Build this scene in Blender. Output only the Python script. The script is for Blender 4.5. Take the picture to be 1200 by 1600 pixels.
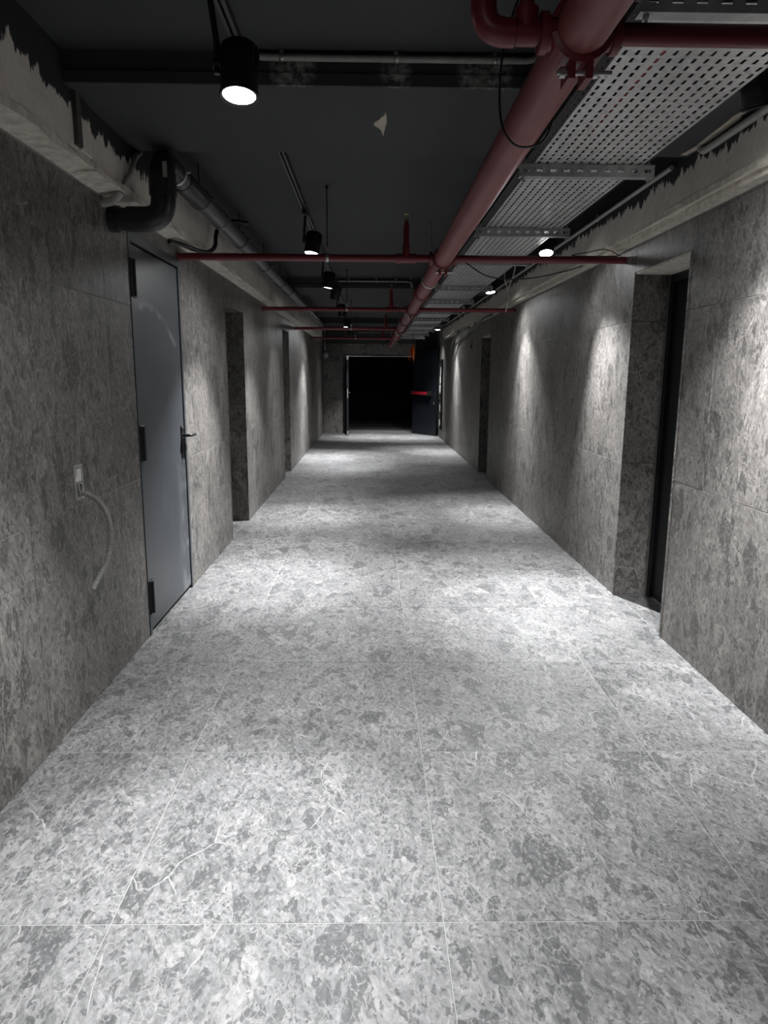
import bpy, math, random
from mathutils import Vector, Matrix

for o in list(bpy.data.objects):
    bpy.data.objects.remove(o)
S = bpy.context.scene
C = S.collection
rnd = random.Random(7)

# ------------------------------------------------------------------ camera
F_PX, YAW, PITCH, ROLL, CAM_H = 1101.17, math.radians(1.01976), math.radians(10.92272), math.radians(0.35546), 1.5
fw = Vector((math.sin(YAW), math.cos(YAW), 0)); rt = Vector((math.cos(YAW), -math.sin(YAW), 0)); up = Vector((0, 0, 1))
f2 = fw * math.cos(PITCH) - up * math.sin(PITCH); u2 = up * math.cos(PITCH) + fw * math.sin(PITCH)
r3 = rt * math.cos(ROLL) + u2 * math.sin(ROLL); u3 = -rt * math.sin(ROLL) + u2 * math.cos(ROLL)
cd = bpy.data.cameras.new('camera'); cam = bpy.data.objects.new('camera', cd); C.objects.link(cam)
cd.sensor_fit = 'VERTICAL'; cd.sensor_height = 24.0; cd.lens = F_PX / 1600 * 24.0; cd.clip_start = 0.02
M3 = Matrix((r3, u3, -f2)).transposed()
cam.matrix_world = Matrix.Translation((0, 0, CAM_H)) @ M3.to_4x4()
S.camera = cam

# ------------------------------------------------------------------ world, exposure
w = bpy.data.worlds.new('world'); S.world = w; w.use_nodes = True
w.node_tree.nodes['Background'].inputs[0].default_value = (0.5, 0.55, 0.6, 1)
w.node_tree.nodes['Background'].inputs[1].default_value = 0.01
S.view_settings.view_transform = 'Standard'; S.view_settings.look = 'None'
S.view_settings.gamma = 1.0; S.view_settings.use_curve_mapping = False
S.view_settings.exposure = 0.30
try:
    S.cycles.use_denoising = True; S.cycles.caustics_reflective = False; S.cycles.caustics_refractive = False
    S.cycles.max_bounces = 8; S.cycles.diffuse_bounces = 5
except Exception:
    pass

# lamps: (x, y, z of the lens centre), (aim point on floor), beam W, spill W, cone deg, has a visible lit lens
WARM = (0.975, 0.985, 1.0)
LAMPS = [
    # row on the long track
    dict(p=(-.415, 2.40, 2.350), aim=(-.45, 1.95), k=1.0, wide=.7, track=-.50, label='black cylinder spotlight hanging before the first ceiling beam, lit white face'),
    dict(p=(-.455, 5.55, 2.395), aim=(-.82, 5.10), k=1.35, track=-.50, label='lit black spotlight above the first red cross pipe, on the middle track'),
    dict(p=(-.455, 7.55, 2.385), aim=(-.80, 7.55), k=.9, track=-.50, label='lit black spotlight between the first red cross pipe and the second ceiling beam'),
    dict(p=(-.470, 9.10, 2.440), aim=(-1.2, 9.9), k=.25, track=-.50, label='black spotlight turned away, seen from its back just above the second long red cross pipe'),
    dict(p=(-.455, 11.0, 2.400), aim=(-.30, 11.9), k=.4, track=-.50, label='small black spotlight hanging just below the second long red cross pipe, face turned away'),
    dict(p=(-.490, 13.9, 2.400), aim=(-.95, 13.1), k=1.4, track=-.50, label='far spotlight shining straight out with the brightest glare'),
    dict(p=(-.500, 17.0, 2.440), aim=(-.10, 17.8), k=.9, wide=.4, track=-.50, label='last spotlight of the track, above the floor before the double door'),
    # row between the cable tray and the wall
    dict(p=(-.450, -.60, 2.400), aim=(.25, .95), k=.5, wide=.6, track=-.50, label='black spotlight on the first track, above and behind the viewpoint'),
    dict(p=(1.332, 2.62, 2.420), aim=(2.10, 3.20), k=1.0, track=1.40, label='near black spotlight seen from behind, beside the edge of the cable tray'),
    dict(p=(1.318, 5.60, 2.420), aim=(1.20, 4.55), k=1.45, wide=.25, track=1.40, label='lit spotlight beside the cable tray above the end of the first red cross pipe'),
    dict(p=(1.318, 8.15, 2.420), aim=(1.55, 7.65), k=.85, track=1.40, label='lit spotlight beside the cable tray before the second long red cross pipe'),
    dict(p=(1.318, 14.6, 2.420), aim=(1.35, 14.2), k=.9, track=1.40, label='small lit spotlight at the far end of the cable tray by the concrete beam'),
    dict(p=(1.318, 17.2, 2.440), aim=(1.05, 17.6), k=.9, track=1.40, label='last spotlight beside the cable tray, above the open door leaf'),
]
CONES = (('core', 400, 44, 1.0, .025), ('beam', 250, 82, .75, .03), ('spill', 32, 150, .8, .035))   # name, watts, full angle, blend, radius
LENS_STRENGTH = 25.0

# ------------------------------------------------------------------ materials
def new_mat(name):
    m = bpy.data.materials.new(name); m.use_nodes = True
    nt = m.node_tree; b = nt.nodes['Principled BSDF']
    return m, nt, b

def N(nt, typ, **kw):
    n = nt.nodes.new(typ)
    for k, v in kw.items():
        if k.startswith('i_'):
            key = k[2:]
            key = int(key) if key.isdigit() else key
            n.inputs[key].default_value = v
        else:
            setattr(n, k, v)
    return n

def math_(nt, op, a, b=None, c=None, clamp=False):
    n = nt.nodes.new('ShaderNodeMath'); n.operation = op; n.use_clamp = clamp
    for i, v in enumerate((a, b, c)):
        if v is None: continue
        if isinstance(v, (int, float)): n.inputs[i].default_value = v
        else: nt.links.new(v, n.inputs[i])
    return n.outputs[0]

def vmath(nt, op, a, b=None):
    n = nt.nodes.new('ShaderNodeVectorMath'); n.operation = op
    for i, v in enumerate((a, b)):
        if v is None: continue
        if isinstance(v, (tuple, list)): n.inputs[i].default_value = v
        elif isinstance(v, (int, float)): n.inputs[i].default_value = (v, v, v)
        else: nt.links.new(v, n.inputs[i])
    return n.outputs[0]

def mix(nt, f, a, b, mode='MIX'):
    n = nt.nodes.new('ShaderNodeMix'); n.data_type = 'RGBA'; n.blend_type = mode
    for s, v in ((n.inputs[0], f), (n.inputs[6], a), (n.inputs[7], b)):
        if isinstance(v, (int, float)): s.default_value = v
        elif isinstance(v, (tuple, list)): s.default_value = (*v[:3], 1)
        else: nt.links.new(v, s)
    return n.outputs[2]

def ramp(nt, v, stops):
    n = nt.nodes.new('ShaderNodeValToRGB'); nt.links.new(v, n.inputs[0])
    e = n.color_ramp.elements
    while len(e) < len(stops): e.new(0.5)
    for el, (p, c) in zip(e, stops):
        el.position = p; el.color = (c, c, c, 1) if isinstance(c, (int, float)) else (*c, 1)
    return n.outputs[0]

def noise(nt, vec, scale, detail=4, rough=.55, dist=0.0):
    n = N(nt, 'ShaderNodeTexNoise', i_Scale=scale, i_Detail=detail, i_Roughness=rough, i_Distortion=dist)
    nt.links.new(vec, n.inputs['Vector']); return n.outputs['Fac'], n.outputs['Color']

def voronoi(nt, vec, scale, feature='F1', rand=1.0):
    n = N(nt, 'ShaderNodeTexVoronoi', feature=feature, i_Scale=scale, i_Randomness=rand)
    nt.links.new(vec, n.inputs['Vector']); return n

def bump(nt, b, h, strength, dist=.01):
    n = N(nt, 'ShaderNodeBump', i_Strength=strength, i_Distance=dist)
    nt.links.new(h, n.inputs['Height']); nt.links.new(n.outputs[0], b.inputs['Normal'])

def plain(name, col, rough=.5, metal=0.0, spec=.5, var=.0, vscale=20, bmp=0.0):
    m, nt, b = new_mat(name)
    b.inputs['Roughness'].default_value = rough; b.inputs['Metallic'].default_value = metal
    b.inputs['Specular IOR Level'].default_value = spec
    tc = N(nt, 'ShaderNodeTexCoord').outputs['Object']
    f, _ = noise(nt, tc, vscale, 5, .6)
    k = ramp(nt, f, [(.3, 1 - var), (.7, 1 + 0 * var)])
    nt.links.new(mix(nt, 1.0, col, k, 'MULTIPLY'), b.inputs['Base Color'])
    if bmp: bump(nt, b, f, bmp)
    return m

def stone(name, tint=(1, 1, 1), gain=1.0, rough=.42):
    """grey breccia-look porcelain: clouds, dark and pale fragments, fine crackle, long thin white veins"""
    m, nt, b = new_mat(name)
    tc = N(nt, 'ShaderNodeTexCoord').outputs['Object']
    oi = N(nt, 'ShaderNodeObjectInfo')
    off = nt.nodes.new('ShaderNodeCombineXYZ')
    nt.links.new(math_(nt, 'MULTIPLY', oi.outputs['Random'], 37.0), off.inputs[0])
    nt.links.new(math_(nt, 'MULTIPLY', oi.outputs['Random'], 91.0), off.inputs[1])
    v0 = vmath(nt, 'ADD', tc, off.outputs[0])
    mp = N(nt, 'ShaderNodeMapping'); mp.inputs['Rotation'].default_value = (0, 0, .6); mp.inputs['Scale'].default_value = (1.0, .60, 1.0)
    nt.links.new(v0, mp.inputs['Vector']); v = mp.outputs[0]
    def noi(vec, scale, detail=4, rgh=.55):
        n = N(nt, 'ShaderNodeTexNoise', noise_dimensions='2D', i_Scale=scale, i_Detail=detail, i_Roughness=rgh)
        nt.links.new(vec, n.inputs['Vector']); return n.outputs['Fac'], n.outputs['Color']
    def vor(vec, scale, feature='F1'):
        n = N(nt, 'ShaderNodeTexVoronoi', voronoi_dimensions='2D', feature=feature, i_Scale=scale); nt.links.new(vec, n.inputs['Vector']); return n
    _, nc = noi(v, 5.0, 3, .6); _, nc2 = noi(v, 55, 4, .68)
    d1 = vmath(nt, 'MULTIPLY', vmath(nt, 'SUBTRACT', nc, (.5, .5, .5)), (.075, .075, 0))
    d2 = vmath(nt, 'MULTIPLY', vmath(nt, 'SUBTRACT', nc2, (.5, .5, .5)), (.012, .012, 0))
    va = vmath(nt, 'ADD', v, d1); vd = vmath(nt, 'ADD', va, d2)
    cl, _ = noi(vd, 2.4, 5, .6)
    base = ramp(nt, cl, [(.28, .205), (.50, .238), (.72, .275)])
    mt, _ = noi(vd, 70, 8, .78)
    base = mix(nt, .9, base, ramp(nt, mt, [(.28, .52), (.43, .87), (.55, 1.05), (.70, 1.48)]), 'MULTIPLY')
    ms = N(nt, 'ShaderNodeMapping'); ms.inputs['Rotation'].default_value = (0, 0, -.35); ms.inputs['Scale'].default_value = (1.0, 4.5, 1.0)
    nt.links.new(va, ms.inputs['Vector']); st, _ = noi(ms.outputs[0], 20, 8, .74)
    base = mix(nt, .65, base, ramp(nt, st, [(.34, .70), (.50, 1.0), (.66, 1.34)]), 'MULTIPLY')
    er, _ = noi(v, 85, 3, .65)
    erode = ramp(nt, er, [(.34, .2), (.46, 1.0)])
    def cells(scale):
        sx = nt.nodes.new('ShaderNodeSeparateColor'); nt.links.new(vor(vd, scale).outputs['Color'], sx.inputs[0]); return sx.outputs[0]
    for sc, lo, hi in ((10, .92, 1.07), (26, .90, 1.10), (64, .84, 1.16), (140, .84, 1.16)):   # angular breccia fragments, coarse to fine
        c = cells(sc)
        base = mix(nt, 1.0, base, ramp(nt, c, [(0, lo), (1, hi)]), 'MULTIPLY')
        dk = math_(nt, 'MULTIPLY', math_(nt, 'GREATER_THAN', c, .955 if sc < 20 else .905), erode)
        lt = math_(nt, 'MULTIPLY', math_(nt, 'LESS_THAN', c, .05), erode)
        base = mix(nt, math_(nt, 'MULTIPLY', dk, .78), base, (.085, .086, .087))
        base = mix(nt, math_(nt, 'MULTIPLY', lt, .50), base, (.42, .415, .405))
    # breccia crackle in patches
    ve = vor(vd, 40, 'DISTANCE_TO_EDGE').outputs['Distance']
    vm, _ = noi(v0, 4.2, 4, .6)
    crack = math_(nt, 'MULTIPLY', ramp(nt, ve, [(.0, 1.0), (.06, 0.0)]), ramp(nt, vm, [(.44, 0.0), (.62, .62)]))
    base = mix(nt, crack, base, (.50, .495, .485))
    # a few long, nearly straight white veins
    vl = vor(va, 3.3, 'DISTANCE_TO_EDGE').outputs['Distance']; vk, _ = noi(v0, 3.1, 3, .6)
    vein = math_(nt, 'MULTIPLY', ramp(nt, math_(nt, 'ADD', vl, math_(nt, 'MULTIPLY', math_(nt, 'SUBTRACT', mt, .5), .02)), [(.0, 1.0), (.0065, 0.0)]), ramp(nt, vk, [(.55, 0.0), (.62, .9)]))
    base = mix(nt, vein, base, (.58, .575, .565))
    tone = math_(nt, 'ADD', math_(nt, 'MULTIPLY', oi.outputs['Random'], .14), .93)
    cb = nt.nodes.new('ShaderNodeCombineColor')
    for i in range(3): nt.links.new(math_(nt, 'MULTIPLY', tone, tint[i] * gain), cb.inputs[i])
    nt.links.new(mix(nt, 1.0, base, cb.outputs[0], 'MULTIPLY'), b.inputs['Base Color'])
    b.inputs['Roughness'].default_value = rough
    b.inputs['Specular IOR Level'].default_value = .3
    bump(nt, b, mt, .04, .002)
    return m

def ceiling_paint(name, smears=()):
    """matt anthracite paint; smears = grey plaster residue left round drilled holes"""
    m, nt, b = new_mat(name)
    tc = N(nt, 'ShaderNodeTexCoord').outputs['Object']
    f, _ = noise(nt, tc, 1.4, 5, .6); g, _ = noise(nt, tc, 45, 4, .6)
    col = ramp(nt, f, [(.3, (.044, .046, .050)), (.7, (.053, .055, .059))])
    n3, _ = noise(nt, tc, 30, 5, .7)
    for (x, z, r) in smears:
        d = vmath(nt, 'SUBTRACT', tc, (x, 0, z)); sp = nt.nodes.new('ShaderNodeSeparateXYZ'); nt.links.new(d, sp.inputs[0])
        rx = math_(nt, 'DIVIDE', sp.outputs[0], r); rz = math_(nt, 'DIVIDE', sp.outputs[2], r * 1.3)
        rr = math_(nt, 'ADD', math_(nt, 'MULTIPLY', rx, rx), math_(nt, 'MULTIPLY', rz, rz))
        k = math_(nt, 'MULTIPLY', math_(nt, 'SUBTRACT', 1.0, rr, clamp=True), math_(nt, 'LESS_THAN', sp.outputs[1], 3.005))
        k = math_(nt, 'MULTIPLY', k, ramp(nt, n3, [(.40, 0.0), (.62, .85)]), clamp=True)
        col = mix(nt, k, col, (.50, .49, .46))
    nt.links.new(col, b.inputs['Base Color'])
    b.inputs['Roughness'].default_value = .75; b.inputs['Specular IOR Level'].default_value = .3
    bump(nt, b, g, .15, .004)
    return m

def concrete(name):
    """bare concrete whose top edge was cut in with black ceiling paint, ragged and dripping"""
    m, nt, b = new_mat(name)
    tc = N(nt, 'ShaderNodeTexCoord').outputs['Object']
    f, _ = noise(nt, tc, 3.0, 6, .62); g, _ = noise(nt, tc, 38, 5, .65)
    col = ramp(nt, f, [(.28, (.58, .54, .485)), (.5, (.68, .64, .58)), (.72, (.76, .72, .655))])
    col = mix(nt, .5, col, ramp(nt, g, [(.3, .72), (.7, 1.1)]), 'MULTIPLY')
    sp = nt.nodes.new('ShaderNodeSeparateXYZ'); nt.links.new(tc, sp.inputs[0])
    mp = N(nt, 'ShaderNodeMapping'); mp.inputs['Scale'].default_value = (1, 1, .28); nt.links.new(tc, mp.inputs[0])
    d1, _ = noise(nt, mp.outputs[0], 16, 5, .7); d2, _ = noise(nt, tc, 4, 3, .6)
    zt = math_(nt, 'ADD', math_(nt, 'MULTIPLY', math_(nt, 'SUBTRACT', d1, .5), .24), math_(nt, 'MULTIPLY', math_(nt, 'SUBTRACT', d2, .5), .12))
    near = nt.nodes.new('ShaderNodeMapRange'); near.inputs['From Min'].default_value = 3.25; near.inputs['From Max'].default_value = 2.6
    near.inputs['To Min'].default_value = 0.0; near.inputs['To Max'].default_value = .075; nt.links.new(sp.outputs[1], near.inputs[0])
    far = nt.nodes.new('ShaderNodeMapRange'); far.inputs['From Min'].default_value = 4.3; far.inputs['From Max'].default_value = 5.0
    far.inputs['To Min'].default_value = 0.0; far.inputs['To Max'].default_value = .3; nt.links.new(sp.outputs[1], far.inputs[0])
    lft = math_(nt, 'LESS_THAN', sp.outputs[0], 0.0)          # over the steel door the paint stops behind the elbow
    line = math_(nt, 'ADD', math_(nt, 'ADD', zt, 2.508), near.outputs[0])
    line = math_(nt, 'ADD', line, math_(nt, 'ADD', math_(nt, 'MULTIPLY', lft, far.outputs[0]), math_(nt, 'MULTIPLY', math_(nt, 'SUBTRACT', 1.0, lft), .030)))
    k = ramp(nt, math_(nt, 'SUBTRACT', sp.outputs[2], line), [(.0, 0.0), (.006, 1.0)])
    col = mix(nt, k, col, (.016, .017, .019))
    nt.links.new(col, b.inputs['Base Color']); b.inputs['Roughness'].default_value = .85
    bump(nt, b, g, .3, .006)
    return m

def galv(name):
    m, nt, b = new_mat(name)
    tc = N(nt, 'ShaderNodeTexCoord').outputs['Object']
    vo = voronoi(nt, tc, 60); f, _ = noise(nt, tc, 7, 4, .6)
    nt.links.new(mix(nt, .25, ramp(nt, f, [(.3, .46), (.7, .62)]), vo.outputs['Color'], 'SOFT_LIGHT'), b.inputs['Base Color'])
    hs = N(nt, 'ShaderNodeHueSaturation', i_Saturation=.05)
    src = b.inputs['Base Color'].links[0].from_socket
    nt.links.new(src, hs.inputs['Color']); nt.links.new(hs.outputs[0], b.inputs['Base Color'])
    b.inputs['Metallic'].default_value = .75; b.inputs['Roughness'].default_value = .45
    return m

def door_paint(name):
    """blue grey primed steel with pale rubbed scuffs near the lock edge and a wiped arc near the top"""
    m, nt, b = new_mat(name)
    tc = N(nt, 'ShaderNodeTexCoord').outputs['Object']
    sp = nt.nodes.new('ShaderNodeSeparateXYZ'); nt.links.new(tc, sp.inputs[0])
    f, _ = noise(nt, tc, 4, 5, .6)
    col = ramp(nt, f, [(.3, (.058, .066, .073)), (.7, (.076, .084, .092))])
    y, z = sp.outputs[1], sp.outputs[2]
    # wiped arc: along z = 1.90 - (y-.2)^2 * .5
    arc = math_(nt, 'SUBTRACT', z, math_(nt, 'SUBTRACT', 1.90, math_(nt, 'MULTIPLY', math_(nt, 'POWER', math_(nt, 'SUBTRACT', y, .25), 2), .55)))
    n1, _ = noise(nt, tc, 5, 6, .7)
    arc = math_(nt, 'ADD', arc, math_(nt, 'MULTIPLY', math_(nt, 'SUBTRACT', n1, .5), .16))
    ka = math_(nt, 'MULTIPLY', ramp(nt, math_(nt, 'ABSOLUTE', arc), [(.0, 1.0), (.035, 0.0)]), ramp(nt, n1, [(.45, 0.0), (.62, .55)]))
    ke = math_(nt, 'MULTIPLY', ramp(nt, y, [(.74, 0.0), (.93, 1.0)]), ramp(nt, z, [(.05, .9), (.75, .5), (1.0, 0.0)]))
    n2, _ = noise(nt, tc, 6, 4, .6)
    ke = math_(nt, 'MULTIPLY', ke, ramp(nt, n2, [(.46, 0.0), (.60, .75)]))
    col = mix(nt, math_(nt, 'MAXIMUM', ka, ke, clamp=True), col, (.36, .38, .39))
    nt.links.new(col, b.inputs['Base Color']); b.inputs['Roughness'].default_value = .42
    return m

def emit(name, col, s):
    m = bpy.data.materials.new(name); m.use_nodes = True; nt = m.node_tree
    for n in list(nt.nodes): nt.nodes.remove(n)
    e = nt.nodes.new('ShaderNodeEmission'); e.inputs[0].default_value = (*col, 1); e.inputs[1].default_value = s
    o = nt.nodes.new('ShaderNodeOutputMaterial'); nt.links.new(e.outputs[0], o.inputs[0]); return m

FLOOR_STONE = stone('floor_stone', (1.0, 1.0, 1.0), .64, .58)
WALL_STONE = stone('wall_stone', (1.0, .95, .895), .68, .50)
GROUT_F = plain('pale_grout', (.30, .30, .295), .8, var=.2)
GROUT_W = plain('grey_grout', (.30, .295, .28), .85, var=.2)
CEIL = ceiling_paint('anthracite_ceiling_paint')
BEAM_PAINT = ceiling_paint('anthracite_beam_paint', [(-.352, 2.655, .055), (-.276, 2.655, .065), (.09, 2.655, .07), (.377, 2.655, .06), (.472, 2.65, .08)])
CONC = concrete('painted_concrete')
MORTAR = plain('pale_mortar', (.78, .74, .65), .9, var=.4, vscale=24, bmp=.5)
STRUTM = plain('dull_zinc_steel', (.42, .425, .43), .42, metal=.65, var=.3)
RED = plain('red_pipe_paint', (.180, .018, .026), .42, var=.25, vscale=6)
REDMAIN = plain('dusty_red_pipe_paint', (.245, .058, .063), .45, var=.25, vscale=5)
GALV = galv('galvanised_steel')
ZINC = plain('zinc_steel', (.55, .55, .54), .35, metal=.9, var=.2)
BLACK = plain('black_powder_coat', (.010, .010, .011), .45, var=.3)
BLACKPL = plain('black_plastic', (.013, .013, .014), .38, var=.3)
GREYPL = plain('grey_pvc', (.085, .087, .092), .38, var=.3, vscale=5)
CONDUIT = plain('pale_grey_conduit', (.42, .415, .40), .5, var=.25)
FLEX = plain('grey_corrugated_plastic', (.32, .315, .30), .5, var=.2)
NAVY = plain('navy_black_paint', (.005, .0068, .010), .4, var=.2)
STEEL_DOOR = door_paint('blue_grey_door_paint')
FRAME = plain('grey_door_frame_paint', (.075, .083, .090), .45, var=.2)
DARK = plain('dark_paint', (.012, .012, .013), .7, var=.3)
BROWN = plain('dark_brown_render', (.085, .080, .074), .85, var=.4, vscale=8)
WHITEPL = plain('white_plastic', (.70, .69, .67), .5, var=.1)
CHROME = plain('chrome', (.7, .7, .7), .15, metal=1.0)
BRASS = plain('brass', (.75, .58, .25), .25, metal=1.0)
PUSHRED = plain('red_push_bar_paint', (.32, .014, .024), .35, var=.1)
ORANGE = plain('orange_plastic', (.75, .15, .02), .4, var=.3)
CREAM = plain('bare_plaster', (.58, .52, .43), .9, var=.3, vscale=40)
LENS = emit('lit_lens', (1.0, .99, .98), LENS_STRENGTH)
LENS_CORE = emit('lit_lens_core', (.93, .95, 1.0), LENS_STRENGTH * .9)
DORANGE = plain('deep_orange_plastic', (.35, .045, .01), .4, var=.3)
GLASS = plain('frosted_grey_glass', (.13, .135, .135), .2, var=.1)
REDCABLE = plain('red_cable', (.35, .02, .02), .5); BLUECABLE = plain('blue_cable', (.02, .03, .12), .5)

# ------------------------------------------------------------------ mesh helpers
class MB:
    def __init__(s): s.v, s.f, s.sm, s.mi = [], [], [], []
    def add(s, vs, fs, smooth=False, mi=0):
        o = len(s.v); s.v += [tuple(x) for x in vs]
        for f in fs: s.f.append(tuple(i + o for i in f)); s.sm.append(smooth); s.mi.append(mi)
    def box(s, x0, x1, y0, y1, z0, z1, mi=0):
        vs = [(x, y, z) for x in (x0, x1) for y in (y0, y1) for z in (z0, z1)]
        s.add(vs, [(0, 1, 3, 2), (4, 6, 7, 5), (0, 4, 5, 1), (2, 3, 7, 6), (0, 2, 6, 4), (1, 5, 7, 3)], False, mi)
    def rbox(s, x0, x1, y0, y1, z0, z1, c=.004):
        """chamfered box"""
        vs, ring = [], lambda x0, x1, y0, y1, z: [(x0, y0, z), (x1, y0, z), (x1, y1, z), (x0, y1, z)]
        L = [ring(x0 + c, x1 - c, y0 + c, y1 - c, z0), ring(x0, x1, y0, y1, z0 + c), ring(x0, x1, y0, y1, z1 - c), ring(x0 + c, x1 - c, y0 + c, y1 - c, z1)]
        for l in L: vs += l
        fs = [(3, 2, 1, 0), (12, 13, 14, 15)]
        for k in range(3):
            for i in range(4):
                a, b_ = k * 4 + i, k * 4 + (i + 1) % 4
                fs.append((a, b_, b_ + 4, a + 4))
        s.add(vs, fs)
    def tube(s, pts, r, n=12, cap=True, rings=None, smooth=True):
        pts = [Vector(p) for p in pts]; rr = rings or [r] * len(pts)
        vs, fs = [], []
        t = (pts[1] - pts[0]).normalized(); a = t.orthogonal().normalized()
        for i, p in enumerate(pts):
            if i == 0: t = (pts[1] - pts[0])
            elif i == len(pts) - 1: t = (pts[-1] - pts[-2])
            else: t = (pts[i + 1] - pts[i]).normalized() + (pts[i] - pts[i - 1]).normalized()
            if t.length < 1e-9: t = Vector((0, 0, 1))
            t.normalize(); a = a - t * a.dot(t)
            if a.length < 1e-6: a = t.orthogonal()
            a.normalize(); b_ = t.cross(a)
            for k in range(n):
                an = 2 * math.pi * k / n
                vs.append(p + (a * math.cos(an) + b_ * math.sin(an)) * rr[i])
        for i in range(len(pts) - 1):
            for k in range(n):
                k2 = (k + 1) % n
                fs.append((i * n + k, i * n + k2, (i + 1) * n + k2, (i + 1) * n + k))
        s.add(vs, fs, smooth)
        if cap:
            m = len(pts) - 1
            s.add(vs[:n], [tuple(range(n - 1, -1, -1))]); s.add(vs[m * n:], [tuple(range(n))])
    def cyl(s, p0, p1, r, n=16, r2=None):
        s.tube([p0, p1], r, n, True, [r, r if r2 is None else r2])
    def prism(s, poly, z0, z1):
        n = len(poly); vs = [(x, y, z0) for x, y in poly] + [(x, y, z1) for x, y in poly]
        fs = [tuple(range(n - 1, -1, -1)), tuple(range(n, 2 * n))] + [(i, (i + 1) % n, (i + 1) % n + n, i + n) for i in range(n)]
        s.add(vs, fs)
    def lathe(s, prof, n=24, cx=0, cy=0, cz=0):
        """profile of (radius, z) turned about a vertical axis"""
        vs, fs = [], []
        for r, z in prof:
            for k in range(n):
                an = 2 * math.pi * k / n; vs.append((cx + r * math.cos(an), cy + r * math.sin(an), cz + z))
        for i in range(len(prof) - 1):
            for k in range(n):
                k2 = (k + 1) % n; fs.append((i * n + k, i * n + k2, (i + 1) * n + k2, (i + 1) * n + k))
        s.add(vs, fs, True)
    def build(s, name, mat, parent=None, rot=None):
        me = bpy.data.meshes.new(name)
        o0 = parent['_w'] if parent is not None and '_w' in parent else (0, 0, 0)
        vs = [(x - o0[0], y - o0[1], z - o0[2]) for x, y, z in s.v]
        me.from_pydata(vs, [], s.f)
        mats = mat if isinstance(mat, (list, tuple)) else [mat]
        for m in mats: me.materials.append(m)
        me.polygons.foreach_set('use_smooth', s.sm); me.polygons.foreach_set('material_index', s.mi)
        me.update()
        o = bpy.data.objects.new(name, me); C.objects.link(o)
        if parent is not None: o.parent = parent
        if parent is not None and '_w' in parent: o['_w'] = tuple(parent['_w'])
        return o

def tag(o, label=None, cat=None, group=None, kind=None):
    for k, v in (('label', label), ('category', cat), ('group', group), ('kind', kind)):
        if v: o[k] = v
    return o
def thing(name, label, cat, loc=(0, 0, 0), group=None, kind=None):
    o = bpy.data.objects.new(name, None); C.objects.link(o); o.location = loc; o.empty_display_size = .1
    o['_w'] = tuple(loc)
    return tag(o, label, cat, group, kind)
def copy_tree(o, parent=None):
    c = o.copy(); C.objects.link(c)
    if parent is not None: c.parent = parent
    for ch in list(o.children): copy_tree(ch, c)
    return c
def bend(p0, corner, p1, r, n=8):
    """points of a pipe from p0 to p1 with a rounded corner"""
    p0, c, p1 = Vector(p0), Vector(corner), Vector(p1)
    a = c + (p0 - c).normalized() * r; b = c + (p1 - c).normalized() * r
    mid = [((1 - t) ** 2) * a + 2 * t * (1 - t) * c + t * t * b for t in [i / n for i in range(n + 1)]]
    return [p0] + mid + [p1]
def spline(pts, n=8):
    P = [Vector(p) for p in pts]; P = [2 * P[0] - P[1]] + P + [2 * P[-1] - P[-2]]; out = []
    for i in range(1, len(P) - 2):
        for k in range(n):
            t = k / n; a, b, c, d = P[i - 1], P[i], P[i + 1], P[i + 2]
            out.append(.5 * ((2 * b) + (c - a) * t + (2 * a - 5 * b + 4 * c - d) * t * t + (3 * b - a - 3 * c + d) * t ** 3))
    out.append(P[-2]); return out

# ------------------------------------------------------------------ tiles
XL, XR, YE, Y0 = -1.29, 1.70, 19.0, -2.0      # tile faces left / right / end, rear end of the corridor
ZT, ZC, ZB = 2.33, 2.72, 2.60                 # top of tiling, ceiling, underside of the ceiling beams
GAP, TH = .0022, .012
_tile = {}
def tile_mesh(wd, ht, mat):
    key = (round(wd, 4), round(ht, 4), mat.name)
    if key not in _tile:
        b = MB(); g = GAP / 2
        b.rbox(-wd / 2 + g, wd / 2 - g, -ht / 2 + g, ht / 2 - g, -TH, 0, .0012)
        me = bpy.data.meshes.new('tile'); me.from_pydata(b.v, [], b.f); me.materials.append(mat); me.update(); _tile[key] = me
    return _tile[key]
AX = {'floor': Matrix(((1, 0, 0), (0, 1, 0), (0, 0, 1))),
      'left': Matrix(((0, 0, 1), (1, 0, 0), (0, 1, 0))),        # columns X=+y, Y=+z, Z=+x
      'right': Matrix(((0, 0, -1), (-1, 0, 0), (0, 1, 0))),
      'end': Matrix(((1, 0, 0), (0, 0, -1), (0, 1, 0))),
      'back': Matrix(((-1, 0, 0), (0, 0, 1), (0, 1, 0)))}
def put_tile(parent, face, c, wd, ht, mat):
    if wd < .03 or ht < .02: return
    o = bpy.data.objects.new('tile', tile_mesh(wd, ht, mat)); C.objects.link(o)
    j = rnd.uniform(-.0006, .0004)
    n = AX[face].col[2]
    o.matrix_local = Matrix.Translation(Vector(c) + n * j) @ AX[face].to_4x4()
    o.parent = parent
def cuts(a, b, marks):
    m = sorted([a, b] + [k for k in marks if a + .03 < k < b - .03]); return list(zip(m[:-1], m[1:]))

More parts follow.
